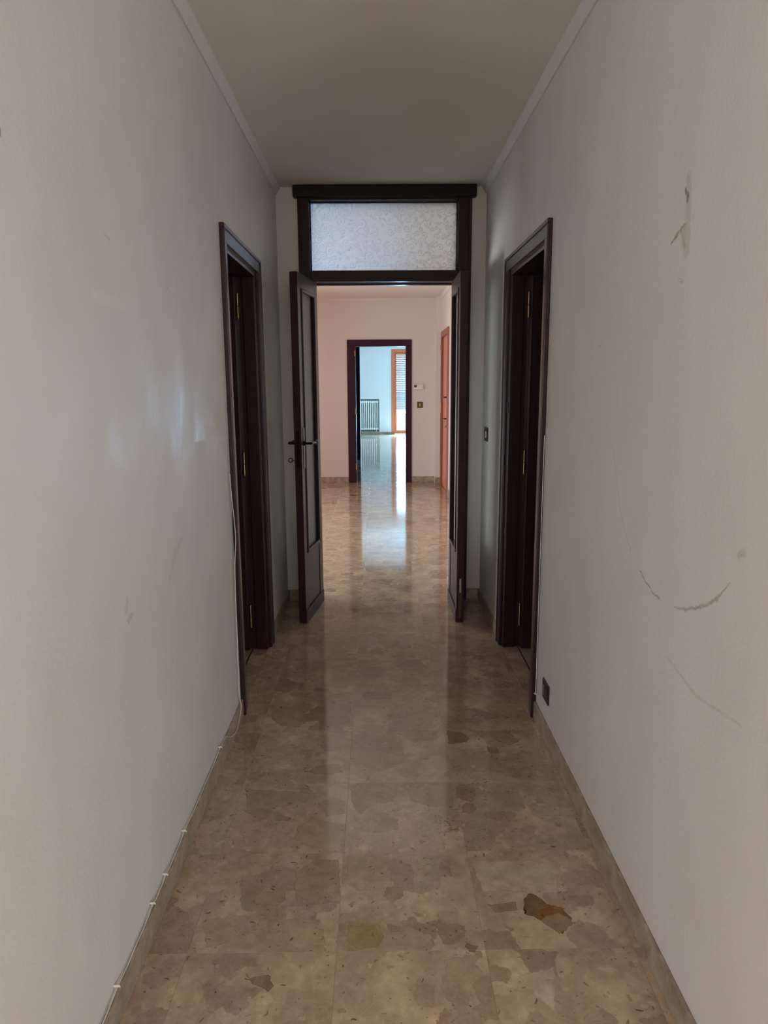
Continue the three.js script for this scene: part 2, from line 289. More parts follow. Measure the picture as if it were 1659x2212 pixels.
const grainPale = fillTex(512, 1024, true, (x, y, o) => { const w = fbm(x / 26, y / 420, 3), f = fbm(x / 2.6, y / 90, 3), v = 228 + 9 * Math.sin(x / 9 + 9 * w) + 36 * (f - 0.5); o[0] = v; o[1] = v * 0.98; o[2] = v * 0.96; });
function wood(hex, rough, coat = 0, map = grain) { return new THREE.MeshPhysicalMaterial({ color: hex, map: sized(map, 0.28, 1.1), roughness: rough, specularIntensity: 0.55, bumpMap: sized(grain, 0.28, 1.1), bumpScale: 0.0002, clearcoat: coat, clearcoatRoughness: 0.18 }); }
M.mahogany = wood(0x4a162c, 0.58, 0.05); M.frameWood = wood(0x34181f, 0.5, 0.08); M.sideWood = wood(0x3a1a22, 0.36, 0.3); M.darkBeam = wood(0x1a100c, 0.5); M.leafWood = wood(0x4a222e, 0.48, 0.1); M.kick = wood(0x4a3c38, 0.5);
M.pine = wood(0xe07c52, 0.45, 0.1, grainPale); M.frontDoor = wood(0xe6ae92, 0.45, 0.1, grainPale); M.frontCasing = wood(0xa86454, 0.45, 0.1, grainPale);
const marble = fillTex(512, 256, true, (x, y, o) => { const t = fbm(x / 38, y / 38, 4), f = fbm(x / 7, y / 7, 2), v = (t - 0.5) * 60 + (f - 0.5) * 26; o[0] = 152 + v; o[1] = 139 + v; o[2] = 120 + v; });
M.skirting = new THREE.MeshStandardMaterial({ map: sized(marble, 0.6, 0.3), roughness: 0.35 });
M.brass = new THREE.MeshStandardMaterial({ color: 0xb89a68, metalness: 1, roughness: 0.45 });
M.iron = new THREE.MeshStandardMaterial({ color: 0x1c1a1a, metalness: 0.7, roughness: 0.35 });
M.steel = new THREE.MeshStandardMaterial({ color: 0xb8b4ae, metalness: 1, roughness: 0.3 });
M.bronze = new THREE.MeshStandardMaterial({ color: 0x5a4630, metalness: 0.75, roughness: 0.4 });
M.blackPlate = new THREE.MeshStandardMaterial({ color: 0x1a1512, roughness: 0.4 });
M.whitePlastic = new THREE.MeshStandardMaterial({ color: 0xe4e0d8, roughness: 0.45 });
M.display = new THREE.MeshStandardMaterial({ color: 0x14161a, roughness: 0.2 });
M.cable = new THREE.MeshStandardMaterial({ color: 0xcfc9bc, roughness: 0.6 });
M.enamel = new THREE.MeshStandardMaterial({ color: 0xf2efe6, roughness: 0.3 });
M.slat = new THREE.MeshStandardMaterial({ color: 0xb9bfc4, roughness: 0.6 });
M.outdoor = new THREE.MeshStandardMaterial({ color: 0xf0eee8, roughness: 0.9 });
M.clear = new THREE.MeshPhysicalMaterial({ color: 0xffffff, transmission: 1, thickness: 0, roughness: 0.02, ior: 1.5 });
// figured glass: scrolls pressed into the pane
const SW = 1100, SH = 500, cv = document.createElement('canvas'); cv.width = SW; cv.height = SH;
{
  const c = cv.getContext('2d'), R = rng(41); c.fillStyle = '#808080'; c.fillRect(0, 0, SW, SH); c.lineCap = 'round';
  const put = []; for (let tries = 0; tries < 14000 && put.length < 250; tries++) {
    const r = put.length < 60 ? 24 + 11 * R() : put.length < 190 ? 13 + 8 * R() : 6 + 5 * R(), x = R() * SW, y = R() * SH;
    if (put.some(p => Math.hypot(p[0] - x, p[1] - y) < (p[2] + r) * 0.9)) continue; put.push([x, y, r]);
    const turns = 1.05 + 0.35 * R(), dir = R() < 0.5 ? 1 : -1, a0 = R() * 6.28, a1 = a0 + dir * turns * 6.28, tail = 0.9 + 0.9 * R();
    for (const [style, wd, o] of [['#303030', 3.6, 1.0], ['#eeeeee', 2.2, -0.5]]) {
      c.strokeStyle = style; c.lineWidth = wd; c.beginPath(); let px = 0, py = 0;
      for (let k = 0; k <= 34; k++) { const t = k / 34, rr = r * (0.22 + 0.78 * t), a = a0 + dir * turns * 6.28 * t; px = x + Math.cos(a) * rr; py = y + Math.sin(a) * rr; k ? c.lineTo(px + o, py + o) : c.moveTo(px + o, py + o); }
      let h = a1 + dir * Math.PI / 2; for (let k = 0; k < 14; k++) { h -= dir * 0.13; px += Math.cos(h) * r * tail / 12; py += Math.sin(h) * r * tail / 12; c.lineTo(px + o, py + o); }
      c.stroke();
    }
    c.fillStyle = '#dddddd'; c.beginPath(); c.arc(x, y, Math.max(1.2, r * 0.1), 0, 7); c.fill();
  }
}
const scrolls = new THREE.CanvasTexture(cv); scrolls.wrapS = scrolls.wrapT = THREE.RepeatWrapping;
M.figured = new THREE.MeshPhysicalMaterial({ color: 0xd2d9e0, transmission: 1, thickness: 0.005, roughness: 0.55, ior: 1.5, bumpMap: sized(scrolls, 0.951, 0.432), bumpScale: 0.003 });
M.leafGlass = new THREE.MeshPhysicalMaterial({ color: 0xd4dcd8, transmission: 1, thickness: 0, roughness: 0.88, ior: 1.5, bumpMap: sized(scrolls, 0.951, 0.432), bumpScale: 0.001 });

// ---------------------------------------------------------------- floor
{
  const floor = thing('floor', 'polished beige breccia marble floor laid in square tiles', 'floor', [0, 0, 0], null, 'structure');
  const bed = bx(-3.4, 3.4, -0.16, -0.0005, -22.2, 6.4, 0); part('screed', bed, M.grout, floor);
  const slab = (n, x0, x1, z0, z1) => { const g = bx(x0, x1, -0.003, -0.0002, z0, z1, 0); const p = g.attributes.position, uv = g.attributes.uv; for (let i = 0; i < p.count; i++) uv.setXY(i, (p.getX(i) - TX0) / 2, (p.getZ(i) - TZ1) / 2); part(n, g, M.floorA, floor); };
  slab('side_room_floor', -3.2, -0.64, -4.72, -1.0); slab('side_room_floor', 0.711, 3.2, -4.72, -1.0); slab('window_room_floor', -3.2, 3.2, -0.824, 6.2);
  slab('hall_floor', -3.2, -0.922, -10.6, -4.82); slab('passage_floor', -3.2, 3.2, -13.9, -10.62); slab('living_floor', -3.2, 3.2, -20.8, -13.9);
  const R = rng(9), gap = 0.0006;
  for (let j = -1; j < 24; j++) for (let i = 0; i < 5; i++) {
    const zb = TZ1 - TILE * j, zt = Math.max(zb - TILE, ZH - 0.02), hall = zb < -4.6;
    let x0 = TX0 + i * TILE, x1 = x0 + TILE; const lo = hall ? -0.921 : XL - 0.003, hi = hall ? XHR + 0.002 : XR + 0.003;
    const a = Math.max(x0, lo), b = Math.min(x1, hi); if (b - a < 0.01 || zb - zt < 0.02) continue;
    const g = bx(a + gap, b - gap, -0.006, 0, zt + gap, zb - gap, 0.00025);
    const p = g.attributes.position, uv = g.attributes.uv, own = j >= 0 && j < 10; const near = own ? j < 5 : R() < 0.5;
    const oi = own ? 0 : Math.floor(R() * 5), oj = own ? 0 : Math.floor(R() * 5), turn = own ? 0 : Math.floor(R() * 4);
    for (let k = 0; k < p.count; k++) {
      let s = (p.getX(k) - x0) / TILE, t = (p.getZ(k) - (zb - TILE)) / TILE; let ci = i, cj = near ? 4 - (j % 5) : 4 - ((j - 5) % 5);
      if (!own) { [s, t] = [[s, t], [t, 1 - s], [1 - s, 1 - t], [1 - t, s]][turn]; ci = oi; cj = oj; }
      uv.setXY(k, (ci + s) / 5, (cj + t) / 5);
    }
    part('tile', g, near ? M.floorA : M.floorB, floor);
  }
}

// ---------------------------------------------------------------- ceiling and walls
solid('ceiling', 'dull cream plaster ceiling over corridor and rooms', 'ceiling', bx(-3.4, 3.4, HC, HC + 0.2, -22.2, 6.4, 0), M.ceiling, 'structure');
const TH = 0.11, D0 = -3.055, D1 = -3.835, DTOP = 2.075;   // clear opening of the side doors
solid('wall_left', 'off-white painted corridor wall with pale scuffs and a cable along its foot', 'wall', wallGeo(0, XL, -TH, -4.8, -0.95, 0, HC, [[D1, D0, -0.01, DTOP]]), M.wallL, 'structure');
solid('wall_right', 'off-white painted corridor wall with filled drill holes and curved scuff marks', 'wall', wallGeo(0, XR, TH, -4.8, -0.95, 0, HC, [[D1 + 0.005, D0 + 0.05, -0.01, DTOP], { a: pixel(1468, 605, 0, XR).z, y: pixel(1468, 605, 0, XR).y, r: 0.0045 }]), M.wallR, 'structure');
solid('wall_end', 'white plaster wall around the dark glazed double door', 'wall', wallGeo(2, ZE, -TH, -3.2, 3.2, 0, HC, [[-0.45, 0.56, -0.01, 2.69]]), M.wall, 'structure');
solid('wall_hall_right', 'cream hall wall holding the orange-brown entrance door', 'wall', wallGeo(0, XHR, 0.2, -10.7, -4.82, 0, HC, [[-10.28, -9.39, -0.01, 2.15]]), M.hallWall, 'structure');
solid('wall_hall_far', 'cream hall wall around the dark doorway with thermostat beside it', 'wall', wallGeo(2, ZH, -0.14, -3.2, 3.2, 0, HC, [[-0.345, 0.455, -0.01, 2.06]]), M.hallWall, 'structure');
solid('wall_hall_pilaster', 'narrow boxed corner pier between far hall wall and entrance door', 'wall', bx(0.866, XHR + 0.01, 0, HC, ZH - 0.01, -10.4, 0.002), M.hallWall, 'structure');
solid('wall_hall_stub', 'short wall jutting into the hall before the curtained window', 'wall', bx(-3.2, -1.9, 0, HC, -8.35, -8.2, 0.002), M.hallWall, 'structure');
solid('wall_partition', 'wall with wide doorway between passage and bright blue room', 'wall', wallGeo(2, ZP, -0.12, -3.2, 3.2, 0, HC, [[-0.45, 1.30, -0.01, 2.23]]), M.hallWall, 'structure');
solid('wall_back', 'pale wall of the far room with radiator niche and French window', 'wall', [wallGeo(2, ZB, -0.3, -3.2, 3.2, 0, HC, [[-0.98, 0.052, -0.01, 1.04], [0.42, 2.08, -0.01, 2.47]]), bx(-1.0, 0.07, 0, 1.06, ZB - 0.3, ZB - 0.2, 0)], M.wall, 'structure');
solid('wall_outer_left', 'outer wall closing the rooms on the hall window side', 'wall', wallGeo(0, -3.2, -0.2, -21.1, 6.4, 0, HC, [[-10.1, -9.1, 0.15, 2.15], [-18.4, -16.8, 0.8, 2.2], [-7.9, -5.9, 0.12, 2.12], [3.4, 5.8, 0.8, 2.3]]), M.wall, 'structure');
solid('wall_outer_right', 'outer wall closing the rooms on the entrance door side', 'wall', wallGeo(0, 3.2, 0.2, -21.1, 6.4, 0, HC, [[3.4, 5.8, 0.8, 2.3]]), M.wall, 'structure');
solid('wall_window_room', 'plain wall of the room behind the camera', 'wall', wallGeo(2, 6.2, 0.2, -3.2, 3.2, 0, HC), M.wall, 'structure');
solid('wall_side_room', 'partition closing the dark room left of the corridor', 'wall', bx(-3.2, XL - TH, 0, HC, -1.06, -0.95, 0), M.wall, 'structure');
solid('wall_side_room', 'partition closing the dark room right of the corridor', 'wall', bx(XR + TH, 3.2, 0, HC, -1.06, -0.95, 0), M.wall, 'structure');
// chamfered plaster coving
function cove(name, label, pts) {
  const g = [];
  for (const [a, b, dx, dz] of pts) {
    const len = Math.hypot(b[0] - a[0], b[1] - a[1]), s = new THREE.Shape([new THREE.Vector2(0, 0), new THREE.Vector2(0, -0.042), new THREE.Vector2(0.008, -0.042), new THREE.Vector2(0.03, -0.006), new THREE.Vector2(0.03, 0)]);
    let e = new THREE.ExtrudeGeometry(s, { depth: len, bevelEnabled: false }); const m = new THREE.Matrix4().makeBasis(new THREE.Vector3(dx, 0, dz), new THREE.Vector3(0, 1, 0), new THREE.Vector3((b[0] - a[0]) / len, 0, (b[1] - a[1]) / len));
    e.applyMatrix4(m); e.translate(a[0], HC, a[1]); e = e.index ? e.toNonIndexed() : e;
    if (m.determinant() < 0) { const p = e.attributes.position.array; for (let i = 0; i < p.length; i += 9) for (let k = 0; k < 3; k++) { const t = p[i + 3 + k]; p[i + 3 + k] = p[i + 6 + k]; p[i + 6 + k] = t; } }
    e = metreUV(e); e.computeVertexNormals(); g.push(e);
  }
  solid(name, label, 'trim', g, M.wall, 'structure');
}
cove('trim_1', 'slim chamfered plaster coving above the scuffed left wall', [[[XL, -0.95], [XL, ZE], 1, 0]]);
cove('trim_2', 'slim chamfered plaster coving above the wall with drill holes', [[[XR, -0.95], [XR, ZE], -1, 0]]);
cove('trim_3', 'plaster coving along the far and right walls of the hall', [[[-3.2, ZH], [0.866, ZH], 0, 1], [[XHR, -10.4], [XHR, -4.83], -1, 0]]);
// marble skirting boards
const BH = 0.08, BT = 0.011;
function skirting(name, label, boxes) { solid(name, label, 'skirting', boxes.map(b => bx(b[0], b[1], 0, b[4] || BH, b[2], b[3], 0.0025)), M.skirting, 'structure'); }
skirting('baseboard_left', 'grey-beige marble skirting under the stapled white cable', [[XL, XL + BT, -2.99, -0.95], [XL, XL + BT, -4.71, -3.905]]);
skirting('baseboard_right', 'grey-beige marble skirting below the power outlet', [[XR - BT, XR, -2.94, -0.95], [XR - BT, XR, -4.71, -3.905]]);
skirting('baseboard_end', 'short marble skirting pieces beside the glazed door frame', [[XL + BT, -0.5, ZE, ZE + BT], [0.612, XR - BT, ZE, ZE + BT]]);
skirting('baseboard_hall', 'marble skirting around the far hall wall and pier', [[-3.2, -0.45, ZH, ZH + BT, 0.09], [0.516, 0.866, ZH, ZH + BT, 0.09], [0.858, XHR, -10.4, -10.39, 0.1], [XHR - BT, XHR, -9.33, -4.83, 0.09]]);
skirting('baseboard_far', 'marble skirting and niche kerb in the bright far room', [[0.052, 0.42, ZB, ZB + BT, 0.07], [-3.2, -0.98, ZB, ZB + BT, 0.07], [-0.98, 0.052, ZB - 0.2, ZB - 0.005, 0.088]]);

// ---------------------------------------------------------------- side doors, opened into the dark rooms
function sideDoor(name, label, s, face, z0, z1, top) {      // s: -1 left, 1 right; z0 near, z1 far clear opening
  const o = thing(name, label, 'door', [face, 0, 0], null, 'structure'), X = (a, b, ...r) => s > 0 ? bx(Math.min(a, b), Math.max(a, b), ...r) : bx(Math.min(-a, -b), Math.max(-a, -b), ...r);
  const cw = 0.07;
  const post = (za, zb, outer) => [X(-0.016, 0, 0, top, outer > 0 ? za : za + 0.001, outer > 0 ? zb - 0.001 : zb), X(-0.022, 0, 0, top + cw - 0.0185, outer > 0 ? zb - 0.018 : za, outer > 0 ? zb : za + 0.018, 0.004), X(-0.012, 0, 0, top, outer > 0 ? za - 0.006 : zb, outer > 0 ? za : zb + 0.006)];
  part('casing_post', post(z0, z0 + cw, 1), M.sideWood, o); part('casing_post', post(z1 - cw, z1, -1), M.sideWood, o);
  part('casing_head', [X(-0.016, 0, top + 0.0003, top + cw - 0.001, z1 - cw + 0.001, z0 + cw - 0.001), X(-0.022, 0, top + cw - 0.018, top + cw, z1 - cw, z0 + cw, 0.004)], M.sideWood, o);
  const jt = 0.024;
  part('jamb', [X(0, TH, 0, top, z0 - jt, z0), X(TH * 0.55, TH, 0, top - jt, z0 - jt - 0.012, z0 - jt)], M.sideWood, o);
  part('jamb', [X(0, TH, 0, top, z1, z1 + jt), X(0.004, TH * 0.62, 0, top - jt, z1 + jt, z1 + jt + 0.012, 0.003)], M.sideWood, o);
  part('jamb_head', [X(0, TH, top - jt, top, z1 + jt, z0 - jt)], M.sideWood, o);
  part('threshold', [X(TH - 0.022, TH - 0.016, -0.001, 0.0006, z1, z0, 0)], M.blackPlate, o);
  const leaf = part('leaf', [X(TH - 0.008, TH + 0.75, 0.006, top - jt - 0.004, z1 + jt + 0.004, z1 + jt + 0.044, 0.003)], M.sideWood, o);
  part('leaf_panel', [X(TH + 0.10, TH + 0.64, 0.14, 0.92, z1 + jt + 0.043, z1 + jt + 0.050, 0.004), X(TH + 0.10, TH + 0.64, 1.05, 1.92, z1 + jt + 0.043, z1 + jt + 0.050, 0.004)], M.sideWood, leaf);
  for (const y of [0.2, 1.07, 1.9]) {
    const hx = s * (TH - 0.018), hz = z1 + jt + 0.02;
    part('hinge', [cyl(hx, y + 0.03, hz, 0.0042, 0.056, 1), cyl(hx, y - 0.03, hz, 0.0042, 0.056, 1), ball(hx, y + 0.062, hz, 0.0055), ball(hx, y - 0.062, hz, 0.0055), bx(hx - 0.002, hx + 0.002, y - 0.055, y - 0.004, hz - 0.016, hz, 0.0006)], M.brass, o);
  }
}
sideDoor('door_1', 'dark mahogany doorway opened into the unlit room, white cable along its casing', -1, XL, D0, D1, DTOP);
sideDoor('door_2', 'dark mahogany doorway opened into the unlit room beside the power outlet', 1, XR, D0 + 0.05, D1 + 0.005, DTOP);

// ---------------------------------------------------------------- glazed double door at the end of the corridor
{
  const o = thing('door_3', 'dark wood double door with scroll-patterned glass transom and open glazed leaves', 'door', [0.05, 0, ZE], null, 'structure'), at = [0.05, 0, ZE], B = (...a) => off(bx(...a), at);
  const jl = [-0.497, -0.425], jr = [0.526, 0.611], zf = ZE + 0.028, zb = ZE - 0.125;
  part('jamb', [B(jl[0], jl[1], 0, 2.655, zb, zf, 0.003), B(jl[0] + 0.0008, jl[0] + 0.02, 0.0005, 2.654, zf - 0.001, zf + 0.006, 0.003)], M.frameWood, o);
  part('jamb', [B(jr[0], jr[1], 0, 2.655, zb, zf, 0.003), B(jr[1] - 0.02, jr[1] - 0.0008, 0.0005, 2.654, zf - 0.001, zf + 0.006, 0.003)], M.frameWood, o);
  part('head', [B(jl[1], jr[0], 2.64, 2.69, zb, zf, 0.003)], M.frameWood, o);
  part('head_beam', [B(-0.521, 0.636, 2.652, 2.723, ZE + 0.001, ZE + 0.062, 0.006, 0)], M.darkBeam, o);
  part('transom_bar', [B(jl[1], jr[0], 2.145, 2.213, zb, zf, 0.004, 0), B(jl[1], jr[0], 2.137, 2.15, zb, zb + 0.05, 0.002, 0)], M.frameWood, o);
  const gz = ZE - 0.03;
  part('transom_pane', off(metreUV(new THREE.BoxGeometry(0.951, 0.428, 0.005).translate(0.0505, 2.4265, gz)), at), M.figured, o);
  part('glazing_bead', [B(jl[1], jr[0], 2.213, 2.222, gz - 0.012, gz - 0.002, 0.002), B(jl[1], jr[0], 2.631, 2.64, gz - 0.012, gz - 0.002, 0.002), B(jl[1], jl[1] + 0.009, 2.22, 2.632, gz - 0.012, gz - 0.002, 0.002), B(jr[0] - 0.009, jr[0], 2.22, 2.632, gz - 0.012, gz - 0.002, 0.002)], M.frameWood, o);
  // a leaf lies along local x from its hinge, thickness towards local -z .. 0 (inner face at z = 0)
  const W = 0.487, T = 0.046, Y0 = 0.006, Y1 = 2.14, gy0 = 0.455, gy1 = 2.045, st = 0.088;
  function buildLeaf(hx, hz, ang, m) {
    const Lf = (x0, x1, y0, y1, t0, t1, r = 0.002, gr) => { const z = [m * t0, m * t1].sort((a, b) => a - b); return bx(x0, x1, y0, y1, -z[1], -z[0], r, gr); };
    const stiles = [Lf(0, st, Y0, Y1, 0, T), Lf(W - st, W, Y0, Y1, 0, T), Lf(st, W - st, gy1, Y1, 0, T, 0.002, 0), Lf(st, W - st, Y0, gy0, 0.004, T - 0.004, 0.002, 1)];
    const leaf = part('leaf', stiles, M.leafWood, o); leaf.position.set(hx - at[0], 0, hz - at[2]); leaf.rotation.y = ang;
    const bead = [];
    for (const [t0, t1] of [[-0.007, 0.012], [T - 0.012, T + 0.007]]) bead.push(Lf(st - 0.012, st + 0.010, gy0 - 0.012, gy1 + 0.012, t0, t1, 0.005), Lf(W - st - 0.010, W - st + 0.012, gy0 - 0.012, gy1 + 0.012, t0, t1, 0.005), Lf(st + 0.0098, W - st - 0.0098, gy0 - 0.012, gy0 + 0.010, t0, t1, 0.005, 0), Lf(st + 0.0098, W - st - 0.0098, gy1 - 0.010, gy1 + 0.012, t0, t1, 0.005, 0));
    part('glass_moulding', bead, M.leafWood, leaf);
    part('pane', metreUV(new THREE.PlaneGeometry(W - 2 * st + 0.01, gy1 - gy0 + 0.01).translate(W / 2, (gy0 + gy1) / 2, -m * T / 2)), M.leafGlass, leaf);
    part('kick_strip', [Lf(0.003, W - 0.002, Y0, 0.085, -0.005, 0.002, 0.0015, 0)], M.kick, leaf);
    for (const y of [0.25, 1.1, 1.95]) part('hinge', [cyl(-0.004, y, -m * (T + 0.003), 0.006, 0.09, 1), ball(-0.004, y + 0.05, -m * (T + 0.003), 0.006)], M.iron, leaf);
    return leaf;
  }
  // left leaf: hinge at x -0.385, inner face towards +x, swung a little past square
  const L = buildLeaf(-0.386, -4.70, -(Math.PI / 2 + 0.152), -1);
  const hp = W - st / 2 - 0.01;                                         // the lock's middle; inner face at local z 0, body towards +z
  const plate = (z0, z1) => bx(hp - 0.018, hp + 0.018, 0.985, 1.235, Math.min(z0, z1), Math.max(z0, z1), 0.0015);
  part('lock_plate', [plate(-0.003, 0.001)], M.iron, L); part('lock_plate', [plate(T - 0.001, T + 0.003)], M.iron, L);
  const lever = (sg, base) => [cyl(hp, 1.14, base + sg * 0.006, 0.014, 0.012, 2), cyl(hp, 1.14, base + sg * 0.028, 0.0075, 0.044, 2), tube([[hp, 1.14, base + sg * 0.048], [hp - 0.03, 1.142, base + sg * 0.052], [hp - 0.07, 1.14, base + sg * 0.05], [hp - 0.105, 1.137, base + sg * 0.05]], 0.0075, 20, 8), ball(hp - 0.11, 1.137, base + sg * 0.05, 0.013, 1, 1, 0.8)];
  part('lever_handle', lever(-1, 0), M.iron, L); part('lever_handle', lever(1, T), M.iron, L);
  part('handle_tip', [new THREE.TorusGeometry(0.0125, 0.003, 6, 16).rotateY(Math.PI / 2).translate(hp - 0.122, 1.137, -0.05)], M.steel, L);
  part('latch_face', [bx(W - 0.0005, W + 0.0015, 0.995, 1.22, T / 2 - 0.011, T / 2 + 0.011, 0.0005)], M.iron, L);
  // right leaf: square to the frame
  const Rr = buildLeaf(0.487, -4.70, -Math.PI / 2 + 0.004, 1);
  part('flush_bolt', [bx(W - 0.0005, W + 0.0015, 0.035, 0.20, -T / 2 - 0.009, -T / 2 + 0.009, 0.0005)], M.bronze, Rr);
  part('bolt_lever', [tube([[W + 0.002, 0.22, -T / 2], [W + 0.006, 0.24, -T / 2 + 0.004], [W + 0.004, 0.262, -T / 2 - 0.004], [W + 0.007, 0.275, -T / 2]], 0.003, 16, 6), bx(W, W + 0.003, 0.20, 0.29, -T / 2 - 0.006, -T / 2 + 0.006, 0.001)], M.steel, Rr);
  part('keep_plate', [bx(W - 0.0005, W + 0.0012, 1.02, 1.2, -T / 2 - 0.008, -T / 2 + 0.008, 0.0004)], M.iron, Rr);
  // the key, on the wall side of the left leaf
  L.updateMatrixWorld(true); const kp = L.localToWorld(new THREE.Vector3(hp, 1.035, T + 0.003));
  const key = thing('door_key', 'small dark key in the lock of the open glazed door leaf', 'key', kp.toArray()); key.rotation.y = L.rotation.y;
  part('shank', [cyl(0, 0, 0.012, 0.003, 0.026, 2, 10)], M.iron, key); part('bow', [new THREE.TorusGeometry(0.0125, 0.003, 6, 18).rotateY(Math.PI / 2).translate(0, 0, 0.038)], M.iron, key);
}

// ---------------------------------------------------------------- doorway in the far hall wall
{
  const at = [0.035, 0, ZH], o = thing('door_4', 'dark plum-red doorway in the cream hall wall, open to the blue room', 'door', at, null, 'structure'), B = (...a) => off(bx(...a), at);
  const l0 = -0.445, l1 = -0.355, r0 = 0.437, r1 = 0.515, top = 2.05, h1 = 2.132;
  part('casing_post', [B(l0, l1 + 0.035, 0, top, ZH, ZH + 0.022, 0.003)], M.mahogany, o); part('casing_post', [B(r0, r1, 0, top, ZH, ZH + 0.022, 0.003)], M.mahogany, o);
  part('casing_head', [B(l0, r1, top, h1, ZH, ZH + 0.022, 0.003)], M.mahogany, o);
  part('jamb', [B(-0.345, -0.321, 0, 2.06, ZH - 0.145, ZH + 0.002)], M.mahogany, o); part('jamb', [B(0.431, 0.455, 0, 2.06, ZH - 0.145, ZH + 0.002)], M.mahogany, o);
  part('jamb_head', [B(-0.345, 0.455, 2.036, 2.06, ZH - 0.145, ZH + 0.002)], M.mahogany, o);
  part('leaf', [B(-1.16, -0.36, 0.006, 2.03, ZH - 0.2, ZH - 0.156, 0.003)], M.mahogany, o);
  for (const y of [0.24, 1.08, 1.93]) part('hinge', [off(cyl(-0.325, y, ZH + 0.025, 0.008, 0.075), at), off(ball(-0.325, y + 0.042, ZH + 0.025, 0.008), at)], M.brass, o);
}
{
  const at = [0.45, 0, ZP], o = thing('door_5', 'dark wood frame of the wide doorway before the blue room', 'door', at, null, 'structure'), B = (...a) => off(bx(...a), at);
  part('jamb', [B(-0.46, -0.338, 0, 2.235, ZP - 0.14, ZP + 0.02, 0.003)], M.mahogany, o); part('jamb', [B(1.25, 1.315, 0, 2.235, ZP - 0.14, ZP + 0.02, 0.003)], M.mahogany, o);
  part('head', [B(-0.46, 1.315, 2.2, 2.27, ZP - 0.14, ZP + 0.02, 0.003, 0)], M.mahogany, o);
  part('leaf', [B(-0.445, -0.40, 0.008, 2.19, ZP - 0.9, ZP - 0.145, 0.003)], M.mahogany, o);
}
// ---------------------------------------------------------------- entrance door in the right hall wall
{
  const at = [XHR, 0, -9.83], o = thing('door_6', 'closed orange-brown entrance door with two locks in the hall', 'door', at, null, 'structure'), B = (...a) => off(bx(...a), at);
  const z0 = -10.26, z1 = -9.41, top = 2.135, cw = 0.085;
  part('casing_post', [B(XHR - 0.02, XHR, 0, top, z0 - cw, z0, 0.003)], M.frontCasing, o); part('casing_post', [B(XHR - 0.02, XHR, 0, top, z1, z1 + cw, 0.003)], M.frontCasing, o);
  part('casing_head', [B(XHR - 0.02, XHR, top, top + cw, z0 - cw, z1 + cw, 0.003)], M.frontCasing, o);
  const leaf = part('leaf', [B(XHR + 0.012, XHR + 0.06, 0.006, top + 0.01, z0, z1, 0.003)], M.frontDoor, o);
  part('edge_strip', [B(XHR + 0.006, XHR + 0.014, 0.006, top, z1 - 0.05, z1 - 0.004, 0.002)], M.frontCasing, leaf);
  part('frame_lining', [B(XHR, XHR + 0.09, 0, top + 0.012, z0 - 0.02, z0 - 0.001), B(XHR, XHR + 0.09, 0, top + 0.012, z1 + 0.001, z1 + 0.02), B(XHR, XHR + 0.09, top + 0.011, top + 0.03, z0 - 0.02, z1 + 0.02)], M.frontCasing, o);
  for (const y of [0.2, 1.14, 1.98]) part('hinge', [off(cyl(XHR - 0.022, y, z0 - 0.012, 0.011, 0.12), at), off(ball(XHR - 0.022, y + 0.065, z0 - 0.012, 0.011), at)], M.brass, o);
  const zc = z1 - 0.15;
  part('upper_lock', [B(XHR + 0.002, XHR + 0.014, 1.235, 1.365, zc - 0.03, zc + 0.05, 0.003), off(cyl(XHR - 0.012, 1.305, zc, 0.012, 0.04, 0), at), off(cyl(XHR - 0.034, 1.305, zc, 0.006, 0.02, 0), at), B(XHR - 0.045, XHR - 0.04, 1.29, 1.32, zc - 0.004, zc + 0.004, 0.001)], M.bronze, leaf);
  part('lever_handle', [off(cyl(XHR - 0.008, 1.02, zc + 0.06, 0.009, 0.06, 0), at), off(tube([[XHR - 0.036, 1.02, zc + 0.06], [XHR - 0.04, 1.02, zc], [XHR - 0.04, 1.018, zc - 0.07]], 0.009, 16, 8), at)], M.iron, leaf);
  part('handle_plate', [B(XHR + 0.006, XHR + 0.014, 0.86, 1.07, zc + 0.035, zc + 0.085, 0.002), off(cyl(XHR - 0.002, 0.93, zc + 0.06, 0.01, 0.03, 0), at), B(XHR - 0.03, XHR - 0.015, 0.90, 0.925, zc + 0.055, zc + 0.065, 0.002)], M.brass, leaf);
}

